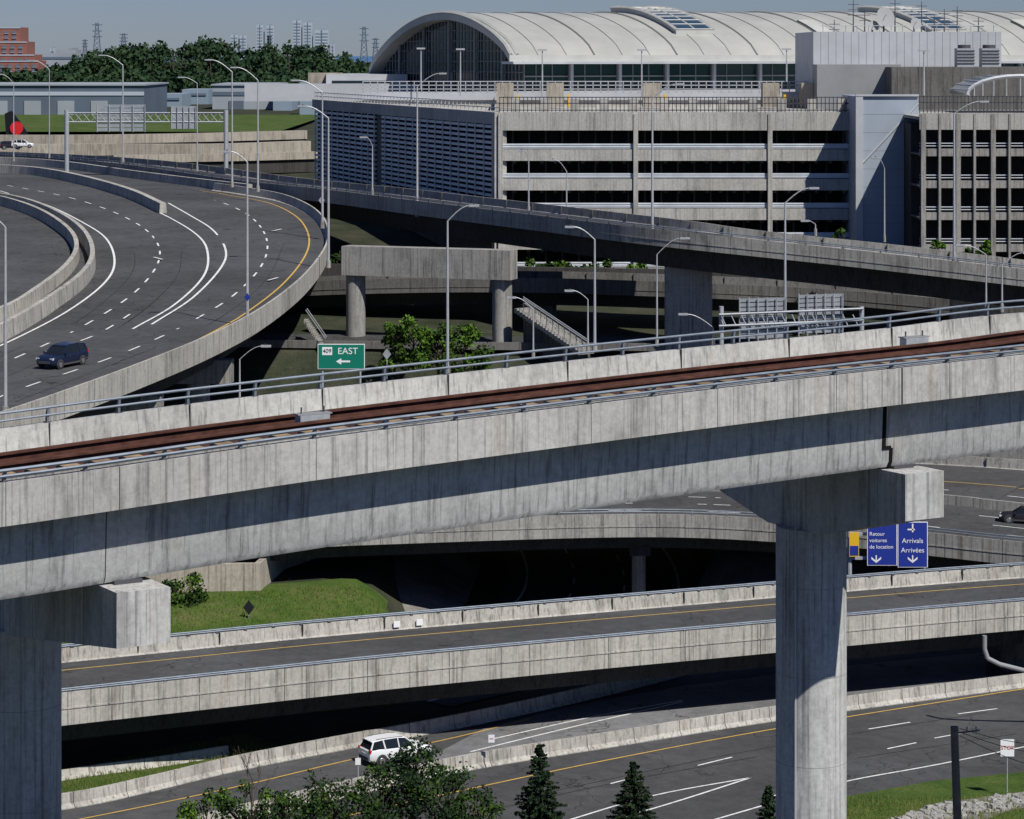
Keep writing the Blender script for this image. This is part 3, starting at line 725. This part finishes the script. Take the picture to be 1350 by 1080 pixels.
for u,v,r in((1165,24,1.5),(1205,33,.9),(1150,36,.8)):
    c=D(u,v,d+4); m.cyl(c-Vector((0,-.1,0)),c+Vector((.25,-.45,.2)),r*.3,r,'panel_grey',20); m.cyl(c,D(u,44,d+4),.15,.15,'steel_dark',6); m.cyl(c,c+Vector((.2,-1.5,.5)),.04,.04,'steel_dark',4)
for k in range(16): c=D(1085+k*15,43,d+1); m.cyl(c-z3*.2,c+z3*1.1,.05,.05,'steel_galv',4)
m.pipe([D(1080,34,d+1),D(1318,34,d+1)],.05,'steel_galv')
m.obj('mechanical_penthouse')
m=MB(); A1=[];B1=[];dd=350
for k in range(13):
    t=math.pi*k/12; A1.append(D(1345-70*math.cos(t),125-25*math.sin(t),dd)); B1.append(A1[-1]+Vector((0,14,0)))
m.strip(A1,B1,'glass_green'); m.pipe(A1,.25,'panel_white',5)
for k in range(1,12): m.cyl(A1[k],B1[k],.12,.12,'panel_white',4); 
for k in range(1,12): m.cyl(A1[k],Vector((A1[k].x,dd,gzv(127,dd))),.08,.08,'panel_white',4)
m.obj('glass_canopy')
# ---------------------------------------------------------------- street lamps
def lamp(u,vb,vt,du,dv,d,name='street_lamp',r=.13,mat='lamp_grey',base=None):
    m=MB(); b=D(u,vb,d); t=D(u,vt,d); h=D(u+du,vt+dv,d)
    m.cyl(b,t,r*1.25,r*.7,mat,10); m.cyl(b-z3*.1,b+z3*.7,r*2.1,r*1.9,'concrete_old',8)
    pts=[]
    for k in range(7):
        s=k/6; pts.append(Vector((t.x+(h.x-t.x)*s,t.y-.3*s,t.z+(h.z-t.z)*math.sin(s*math.pi/2))))
    for a,c in zip(pts,pts[1:]): m.cyl(a,c,r*.55,r*.45,mat,6)
    sg=1 if du>0 else -1
    hd=pts[-1]; m.box((hd.x+sg*.35,hd.y,hd.z),(.95,.42,.18),mat); m.box((hd.x+sg*.35,hd.y,hd.z-.11),(.6,.32,.06),'light_clear')
    m.cyl(hd+Vector((sg*.3,0,.08)),hd+Vector((sg*.3,0,.22)),.07,.07,'steel_dark',6)
    return m.obj(name)
for a in((550,285,115,30,-18,333),(860,313,130,32,-19,291),(1258,350,150,34,-16,278),(1035,452,268,33,-20,262),(590,492,292,30,-21,252),
 (784,462,316,-28,-17,262),(866,455,336,32,-22,262),(703,470,408,-24,-16,280),(1300,412,336,-30,-13,268),(1321,410,350,28,-17,268),
 (1166,318,222,-9,-14,325),(433,352,156,-30,-16,299),(425,300,122,-32,-16,325),(7,548,300,-12,-10,206),(340,252,106,-28,-17,372),(306,246,95,-28,-16,385),
 (162,215,86,-25,-13,440),(65,208,92,-20,-12,470),(260,225,110,-18,-8,420),(747,288,226,-15,-15,322),(697,280,212,-6,-13,322),(491,256,192,-8,-11,345),
 (326,436,214,-22,-14,258),(316,540,474,30,-18,255),(18,212,110,-16,-12,440),(775,462,395,-20,-12,275),(940,455,432,-35,-18,270),(1075,310,296,-10,-5,300)):
    rr=.13 if a[2]<a[1]-120 else .09
    lamp(*a,r=rr)
def rooflamp(u,vb,vt,d):
    m=MB(); b=D(u,vb,d);t=D(u,vt,d); m.cyl(b,t,.13,.09,'lamp_grey',6); m.box((t.x,t.y,t.z),(1.3,.5,.25),'lamp_grey'); m.obj('roof_lamp')
for q in((555,118,64,424),(607,126,65,405),(715,128,66,380),(846,128,66,380),(1037,108,65,392),(1218,126,67,345)): rooflamp(*q)
# ---------------------------------------------------------------- signs
def signpanel(par,cx_,cz_,w_,h_,mat,y=0):
    m=MB(); m.box((cx_,y,cz_),(w_,.08,h_),'sign_white'); m.box((cx_,y-.045,cz_),(w_-.12,.03,h_-.12),mat); o=m.obj('panel'); o.parent=par
d=232; e=empty('highway_sign',D(450,470,d)); W_=62*d/K; Hh=33*d/K
signpanel(e,0,0,W_,Hh,'sign_green')
text('EAST',.78,(.55,-.07,.44),'sign_white',e)
m=MB(); m.box((-1.2,-.07,.46),(.85,.02,.68),'sign_white'); 
m.box((.35,-.07,-.42),(.8,.02,.15),'sign_white'); m.add([(-.45,-.075,-.42),(0.0,-.075,-.15),(0.0,-.075,-.69)],[(0,1,2)],'sign_white')
for x in(-1.6,1.6): m.cyl((x,.15,1),(x,.15,-11.5),.09,.09,'steel_galv',8)
m.obj('posts_and_arrow',e); text('409',.5,(-1.2,-.1,.46),'car_black',e)
d=226; e=empty('arrivals_sign',D(1183,718,d)); s=d/K
signpanel(e,-20*s,0,39.5*s,55*s,'sign_blue'); signpanel(e,20.3*s,0,39.5*s,60*s,'sign_blue')
for i,tt in enumerate(('Retour','voitures','de location')): text(tt,.44,(-37*s,-.08,(14-i*8.5)*s),'sign_white',e,align='LEFT')
for i,tt in enumerate(('Arrivals','Arrivées')): text(tt,.56,(20*s,-.08,(5-i*12.5)*s),'sign_white',e)
m=MB()
for x in(-28,20):
    m.box((x*s,-.08,-18*s),(.1,.02,.5),'sign_white'); 
    for sg in(-1,1): m.add([(x*s,-.08,-24*s),(x*s,-.08,-21.5*s),(x*s+sg*.4,-.08,-16*s),(x*s+sg*.4,-.08,-19*s)],[(0,1,2,3)],'sign_white')
m.box((18*s,-.08,20*s),(.6,.02,.12),'sign_white'); m.box((20*s,-.08,22*s),(.12,.02,.7),'sign_white')
for x in(-10,10,30): m.box((x*s,.25,0),(.15,.2,60*s),'steel_galv')
m.box((-.6,.5,-1.2),(6.4,.25,.25),'steel_galv'); m.box((-.6,.5,.8),(6.4,.25,.25),'steel_galv')
for x in(2.2,-3.9): m.cyl((x,.5,-10),(x,.5,1.6),.2,.2,'steel_galv',10)
m.box((-57*s,0,0),(.8,.08,2.0),'sign_yellow'); m.box((-57*s,-.05,-.5),(.7,.02,.8),'sign_blue')
m.obj('frame',e)
m=MB(); d=250
for u0,u1,v0,v1 in((975,1036,394,448),(1053,1111,389,441)):
    n=6
    for k in range(9):
        vv=v0+(v1-v0)*k/9; a=D(u0,vv,d); b=D(u1,vv-2,d); h_=(v1-v0)/9*.8*d/K
        m.add([a,b,b-z3*h_,a-z3*h_],[(0,1,2,3)],'sign_back')
    for k in range(n): u=u0+(u1-u0)*k/(n-1); m.cyl(D(u,v0-2,d-.2),D(u,v1+3,d-.2),.06,.06,'steel_galv',5)
for vv in(410,425): m.pipe([D(948,vv+5,d-.4),D(1138,vv-3,d-.4)],.12,'steel_galv')
for k in range(14): m.cyl(D(950+13.4*k,415,d-.4),D(957+13.4*k,430,d-.4),.06,.06,'steel_galv',5)
for u in(951,1136): m.cyl(D(u,404,d),D(u,480,d),.22,.22,'steel_galv',10)
m.obj('sign_gantry')
m=MB(); d=430
for u0,u1,v0,v1 in((128,191,138,174),(226,258,140,170)):
    for k in range(7):
        vv=v0+(v1-v0)*k/7; a=D(u0,vv,d); b=D(u1,vv,d); m.add([a,b,b-z3*.5,a-z3*.5],[(0,1,2,3)],'sign_back')
    for k in range(5): u=u0+(u1-u0)*k/4; m.cyl(D(u,v0,d-.2),D(u,v1,d-.2),.08,.08,'steel_galv',5)
for vv in(149,161): m.pipe([D(88,vv,d),D(298,vv,d)],.12,'steel_galv',5)
for k in range(20): m.cyl(D(88+10.5*k,149,d),D(98+10.5*k,161,d),.05,.05,'steel_galv',4); m.cyl(D(98+10.5*k,149,d),D(88+10.5*k,161,d),.05,.05,'steel_galv',4)
for u,vb in((88,228),(298,236)): m.cyl(D(u,145,d),D(u,vb,d),.36,.36,'steel_galv',12)
m.obj('sign_gantry')
def smallsign(name,u,v,d,shape,face,vb,w_=.8,post='steel_galv',txt=None):
    e=empty(name,D(u,v,d)); m=MB(); h=(vb-v)*d/K
    m.cyl((0,.05,.3),(0,.05,-h),.04,.04,post,6)
    if shape=='diamond': m.add([(0,0,w_),(w_*.75,0,0),(0,0,-w_),(-w_*.75,0,0)],[(0,1,2,3)],face)
    else: m.box((0,0,0),(w_,.04,w_*1.25),face)
    m.obj('sign',e)
    if txt: text(txt,w_*.4,(0,-.03,0),'light_red',e)
smallsign('diamond_sign',328,801,218,'diamond','car_black',828,.6); smallsign('diamond_sign',510,467,262,'diamond','sign_back',500,.55); smallsign('diamond_sign',326,392,257,'diamond','sign_blue',436,.4)
smallsign('diamond_sign',424,264,330,'diamond','sign_back',300,.5)
smallsign('regulatory_sign',648,974,187,'r','sign_white',1000,.42,txt='NO'); smallsign('regulatory_sign',472,1004,180,'r','sign_white',1030,.36)
smallsign('warning_notice',1328,986,180,'r','sign_white',1045,.9,txt='STOP')
m=MB(); b=D(1268,1100,150); b.z=-3; t=D(1258,958,150); m.cyl(b,t,.27,.21,'wood_pole',12); m.cyl(t+Vector((-.2,0,-.4)),t+Vector((1.4,0,-.2)),.05,.05,'wood_pole',6)
for k in range(3): m.cyl(t+Vector((.2+k*.5,0,-.3)),t+Vector((.2+k*.5,0,0)),.05,.04,'panel_grey',6)
for k,(v0,v1) in enumerate(((962,955),(968,975),(972,1010))):
    pts=[]; a=t+Vector((.3,0,-.1-k*.2)); c=D(1500,v1,150)
    for q in range(13): s_=q/12; p=a.lerp(c,s_); p.z-=1.0*math.sin(math.pi*s_); pts.append(p)
    m.pipe(pts,.018,'rubber',4)
m.obj('utility_pole')
m=MB(); m.pipe([D(1298,838,198),D(1298,856,198),D(1302,868,198),D(1318,876,198),D(1350,884,198),D(1400,890,198)],.17,'panel_grey',10); m.obj('drain_pipe')
# ---------------------------------------------------------------- vehicles
def car(name,loc,ang,mat,Lc=4.6,Wc=1.85,Hc=1.68,pitch=0,roll=0,suv=True):
    m=MB(); k=Lc/4.6; kw=Wc/1.86; kh=Hc/1.68
    st=[(-2.3,.42,.80,.74),(-2.26,.34,1.0,.84),(-2.12,.30,1.10,.90),(-1.6,.27,1.12,.925),(-.6,.25,1.08,.93),(.5,.25,1.06,.93),(1.05,.25,1.03,.92),(1.7,.27,.98,.90),(2.08,.30,.90,.84),(2.24,.36,.78,.76),(2.3,.42,.62,.70)]
    rings=[]
    for x,zb,zt,hw in st:
        hw*=kw; x*=k
        rings.append([(x,y,z*kh) for y,z in((-hw*.9,zb),(-hw,zb+.18*(zt-zb)+.05),(-hw,zt-.30*(zt-zb)),(-hw*.97,zt-.08),(-hw*.88,zt),(hw*.88,zt),(hw*.97,zt-.08),(hw,zt-.30*(zt-zb)),(hw,zb+.18*(zt-zb)+.05),(hw*.9,zb))])
    n=10; vs=[p for r in rings for p in r]; fs=[(i*n+j,i*n+(j+1)%n,(i+1)*n+(j+1)%n,(i+1)*n+j) for i in range(len(rings)-1) for j in range(n)]
    fs+=[tuple(range(n))[::-1],tuple((len(rings)-1)*n+j for j in range(n))]; m.add(vs,fs,mat)
    rear=(-2.18,-1.93) if suv else (-1.7,-1.1)
    gs=[(rear[0],1.06,1.12,.82,.80),(rear[1],1.06,1.56,.85,.66),(-1.2 if suv else -.9,1.05,1.635,.865,.68),(-.2,1.04,1.64,.87,.69),(.35,1.03,1.58,.865,.68),(1.12,1.0,1.04,.83,.78)]
    rings=[[(x*k,-b*kw,z0*kh),(x*k,-t*kw,z1*kh),(x*k,t*kw,z1*kh),(x*k,b*kw,z0*kh)] for x,z0,z1,b,t in gs]
    n=4; vs=[p for r in rings for p in r]; fs=[(i*n+j,i*n+(j+1)%n,(i+1)*n+(j+1)%n,(i+1)*n+j) for i in range(len(rings)-1) for j in range(n)]+[(0,1,2,3),(20,21,22,23)]
    m.add(vs,fs,'car_glass')
    rs=[(rear[1]-.1,1.55),(-1.2 if suv else -.85,1.645),(-.2,1.655),(.38,1.59)]
    A_=[(x*k,-.69*kw,z*kh) for x,z in rs];B_=[(x*k,.69*kw,z*kh) for x,z in rs]; A2=[(x*k,-.60*kw,(z+.045)*kh) for x,z in rs];B2=[(x*k,.60*kw,(z+.045)*kh) for x,z in rs]
    m.strip([Vector(a) for a in A_],[Vector(a) for a in A2],mat); m.strip([Vector(a) for a in A2],[Vector(a) for a in B2],mat); m.strip([Vector(a) for a in B2],[Vector(a) for a in B_],mat)
    m.poly([A_[0],A2[0],B2[0],B_[0]],mat); m.poly([A_[-1],A2[-1],B2[-1],B_[-1]],mat)
    for sg in(-1,1):
        for p,q,r in(((1.1,.82,1.03),(.36,.69,1.60),.045),((-.15,.875,1.05),(-.2,.70,1.64),.045),((-1.15,.87,1.06),(-1.25,.69,1.63),.06),((rear[0]+.02,.80,1.08),(rear[1],.67,1.57),.06)):
            m.cyl((p[0]*k,sg*p[1]*kw,p[2]*kh),(q[0]*k,sg*q[1]*kw,q[2]*kh),r,r,mat,6)
        if suv: m.cyl((-1.7*k,sg*.62*kw,1.72*kh),(.2*k,sg*.62*kw,1.70*kh),.025,.025,'steel_dark',5)
        m.box((.85*k,sg*1.0*kw,1.1*kh),(.16,.22,.15),mat)
        m.box((-2.2*k,sg*.76*kw,.98*kh),(.16,.22,.24),'light_red'); m.box((2.14*k,sg*.66*kw,.78*kh),(.22,.34,.15),'light_clear')
        for x in(-1.42,1.42):
            m.cyl((x*k,sg*.80*kw,.37),(x*k,sg*.935*kw,.37),.42,.42,'joint',20)
            m.cyl((x*k,sg*.75*kw,.34),(x*k,sg*.96*kw,.34),.34,.34,'rubber',20); m.cyl((x*k,sg*.955*kw,.34),(x*k,sg*.968*kw,.34),.23,.21,'alloy',12)
        m.box((0,sg*.925*kw,.33),(2.0*k,.04,.14),'joint')
        m.box((.2*k,sg*.945*kw,.9),(.16,.02,.03),'steel_dark'); m.box((-.75*k,sg*.945*kw,.9),(.16,.02,.03),'steel_dark')
    m.box((-2.3*k,0,.5),(.06,1.3*kw,.18),'joint'); m.box((-2.29*k,0,.78),(.05,.5,.14),'sign_white'); m.box((2.3*k,0,.58),(.04,1.1*kw,.2),'joint')
    xf=Matrix.Translation(loc)@Matrix.Rotation(ang,4,'Z')@Matrix.Rotation(pitch,4,'Y')
    return m.obj(name,xf=xf)
p=L(521,1003,Z0); car('suv_car',p+z3*.05,math.radians(30),'car_white',4.9,1.95,1.75)
p=C(82,483); slope=(dk(p.y+5)-dk(p.y-5))/10
car('suv_car',p+z3*.03,math.radians(180+62),'car_navy',5.0,2.05,1.85,pitch=math.atan(slope)*.8)
q=at_u(Dp,1352,15); car('sedan_car',Vector((q.x,q.y,q.z-.98)),math.radians(168),'car_black',4.7,1.85,1.45,suv=False)
for u,v,d,mt in((30,195,560,'car_white'),(14,197,560,'car_black')):
    car('parked_car',D(u,v,d),math.radians(U(-20,20)),mt)
# ---------------------------------------------------------------- far background
m=MB()
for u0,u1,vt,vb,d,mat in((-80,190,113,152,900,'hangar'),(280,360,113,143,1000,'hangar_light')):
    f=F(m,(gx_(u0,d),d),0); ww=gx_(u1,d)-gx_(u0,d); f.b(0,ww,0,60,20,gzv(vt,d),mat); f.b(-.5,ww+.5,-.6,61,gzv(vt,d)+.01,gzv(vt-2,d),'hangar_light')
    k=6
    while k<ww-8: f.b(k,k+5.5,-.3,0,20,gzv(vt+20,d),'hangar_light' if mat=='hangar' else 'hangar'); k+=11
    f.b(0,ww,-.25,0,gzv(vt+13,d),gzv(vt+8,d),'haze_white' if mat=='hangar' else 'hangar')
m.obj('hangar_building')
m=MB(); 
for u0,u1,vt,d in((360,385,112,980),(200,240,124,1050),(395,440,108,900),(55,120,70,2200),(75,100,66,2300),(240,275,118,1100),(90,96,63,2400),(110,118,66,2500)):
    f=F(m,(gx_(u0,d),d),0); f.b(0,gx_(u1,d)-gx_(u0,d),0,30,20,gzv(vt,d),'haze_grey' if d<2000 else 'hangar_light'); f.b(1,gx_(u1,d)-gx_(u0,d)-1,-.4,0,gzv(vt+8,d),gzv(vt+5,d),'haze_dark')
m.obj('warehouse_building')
m=MB()
for pts,h_,th in((((-80,178),(100,178),(250,176),(405,172)),2.0,2),(((-80,192),(100,190),(280,190),(410,186)),2.4,3),(((150,205),(300,203),(420,200)),1.4,2)):
    q=cat([D(u,v,640-(v-172)*4) for u,v in pts],4); m.rect(q,0,th,-h_,0,'concrete_tan'); m.rect(q,th,th+12,-1.0,-.8,'asphalt_worn'); m.rect(q,.5,th+9,-h_-2.5,-h_-.003,'concrete_shaded')
    for i,p in enumerate(resample(q,14)): m.box((p.x,p.y+4,p.z-h_-5),(1.5,1.5,5.5),'concrete_old')
m.obj('apron_ramp_bridge')
m=MB(); m.poly([Vector((-260,700,26.2)),Vector((-60,700,26.2)),Vector((-60,900,26.2)),Vector((-260,900,26.2))],'grass'); m.obj('airfield_grass')
m=MB(); d=1500
for u0,u1,vt in((-40,27,36),(-40,38,55),(-40,50,72),(-40,56,80)):
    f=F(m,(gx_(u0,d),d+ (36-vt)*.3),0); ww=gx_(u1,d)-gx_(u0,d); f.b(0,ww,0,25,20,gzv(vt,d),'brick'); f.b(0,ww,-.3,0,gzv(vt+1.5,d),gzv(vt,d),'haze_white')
    for r in range(9):
        vv=vt+5+r*6
        if vv<108:
            k=1.5
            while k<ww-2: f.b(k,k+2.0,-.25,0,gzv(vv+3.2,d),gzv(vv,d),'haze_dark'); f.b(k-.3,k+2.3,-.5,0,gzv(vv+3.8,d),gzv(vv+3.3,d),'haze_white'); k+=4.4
m.obj('brick_apartment_building')
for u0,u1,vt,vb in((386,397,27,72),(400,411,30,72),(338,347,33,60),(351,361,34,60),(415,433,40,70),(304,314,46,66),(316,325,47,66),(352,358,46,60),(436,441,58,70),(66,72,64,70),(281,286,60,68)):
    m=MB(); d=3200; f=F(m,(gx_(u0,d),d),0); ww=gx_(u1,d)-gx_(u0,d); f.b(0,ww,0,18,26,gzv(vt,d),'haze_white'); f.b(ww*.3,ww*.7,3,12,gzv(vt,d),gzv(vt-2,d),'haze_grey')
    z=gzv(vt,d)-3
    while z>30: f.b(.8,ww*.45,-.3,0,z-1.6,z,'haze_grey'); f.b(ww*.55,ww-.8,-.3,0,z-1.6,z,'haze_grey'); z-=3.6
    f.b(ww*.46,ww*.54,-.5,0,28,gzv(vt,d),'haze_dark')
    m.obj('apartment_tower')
for u,vt,vb,w_ in((128,30,76,12),(163,44,66,10),(480,35,82,11),(495,50,78,9),(112,52,72,7)):
    m=MB(); d=2000; hw=w_/2*d/K
    def PP(s,f_): 
        x=D(u,vb,d).x; z0=gzv(vb+8,d); z1=gzv(vt,d); wd=hw*(1-.75*f_); return Vector((x+s*wd,d,z0+(z1-z0)*f_))
    n=9
    for k in range(n):
        a,b=k/n,(k+1)/n
        for s_ in(-1,1): m.cyl(PP(s_,a),PP(s_,b),.34,.34,'haze_dark',4); m.cyl(PP(s_,a),PP(-s_,b),.2,.2,'haze_dark',4)
    for ff in(.66,.8,.95): c=PP(0,ff); m.cyl(c-Vector((hw*1.1,0,0)),c+Vector((hw*1.1,0,0)),.34,.34,'haze_dark',4)
    m.obj('transmission_pylon')
m=MB(); d=700; a=[D(u,v,d) for u,v in((8,181),(6,150),(15,146),(26,160),(40,181))]
m.add(a+[q+Vector((0,.8,0)) for q in a],[(0,1,2,3,4),(9,8,7,6,5)]+[(i,(i+1)%5,5+(i+1)%5,5+i) for i in range(5)],'tail_black')
c=D(22,169,d-.3); m.cyl(c,c-Vector((0,.2,0)),1.7,1.7,'tail_red',16); m.cyl(D(-30,188,d+1),D(45,186,d+1),2.0,1.4,'haze_white',14); m.add([D(30,182,d),D(48,181,d),D(46,179,d),D(30,180,d)],[(0,1,2,3)],'haze_white'); m.obj('aircraft')
# ---------------------------------------------------------------- camera and light
cam=bpy.data.cameras.new('Camera'); co=bpy.data.objects.new('Camera',cam); bpy.context.scene.collection.objects.link(co)
co.location=(0,0,H); co.rotation_euler=(math.pi/2,0,0); cam.sensor_width=36; cam.lens=K/1350*36; cam.shift_y=-(540-VH)/1350; cam.clip_start=1; cam.clip_end=60000
bpy.context.scene.camera=co
elev=math.radians(51); S=Vector((.62,-.78,0)).normalized()
sun=bpy.data.lights.new('sun','SUN'); sun.energy=5.0; sun.angle=math.radians(.5); sun.color=(1,.965,.905)
so=bpy.data.objects.new('sun',sun); bpy.context.scene.collection.objects.link(so)
sd=Vector((S.x*math.cos(elev),S.y*math.cos(elev),math.sin(elev))); so.rotation_euler=sd.to_track_quat('Z','Y').to_euler()
wd=bpy.data.worlds.new('World'); bpy.context.scene.world=wd; wd.use_nodes=True; nt=wd.node_tree
bg=nt.nodes['Background']; sk=nt.nodes.new('ShaderNodeTexSky'); sk.sky_type='NISHITA'; sk.sun_disc=False; sk.sun_elevation=elev
sk.sun_rotation=math.atan2(S.x,S.y); sk.air_density=1.0; sk.dust_density=.1; sk.ozone_density=3.0
tint=nt.nodes.new('ShaderNodeMix'); tint.data_type='RGBA'; tint.blend_type='MULTIPLY'; tint.inputs[0].default_value=1; tint.inputs[7].default_value=(.60,.74,1.18,1)
nt.links.new(sk.outputs[0],tint.inputs[6]); nt.links.new(tint.outputs[2],bg.inputs[0]); bg.inputs[1].default_value=.05
sc=bpy.context.scene; sc.view_settings.view_transform='Standard'; sc.view_settings.look='None'; sc.view_settings.exposure=0
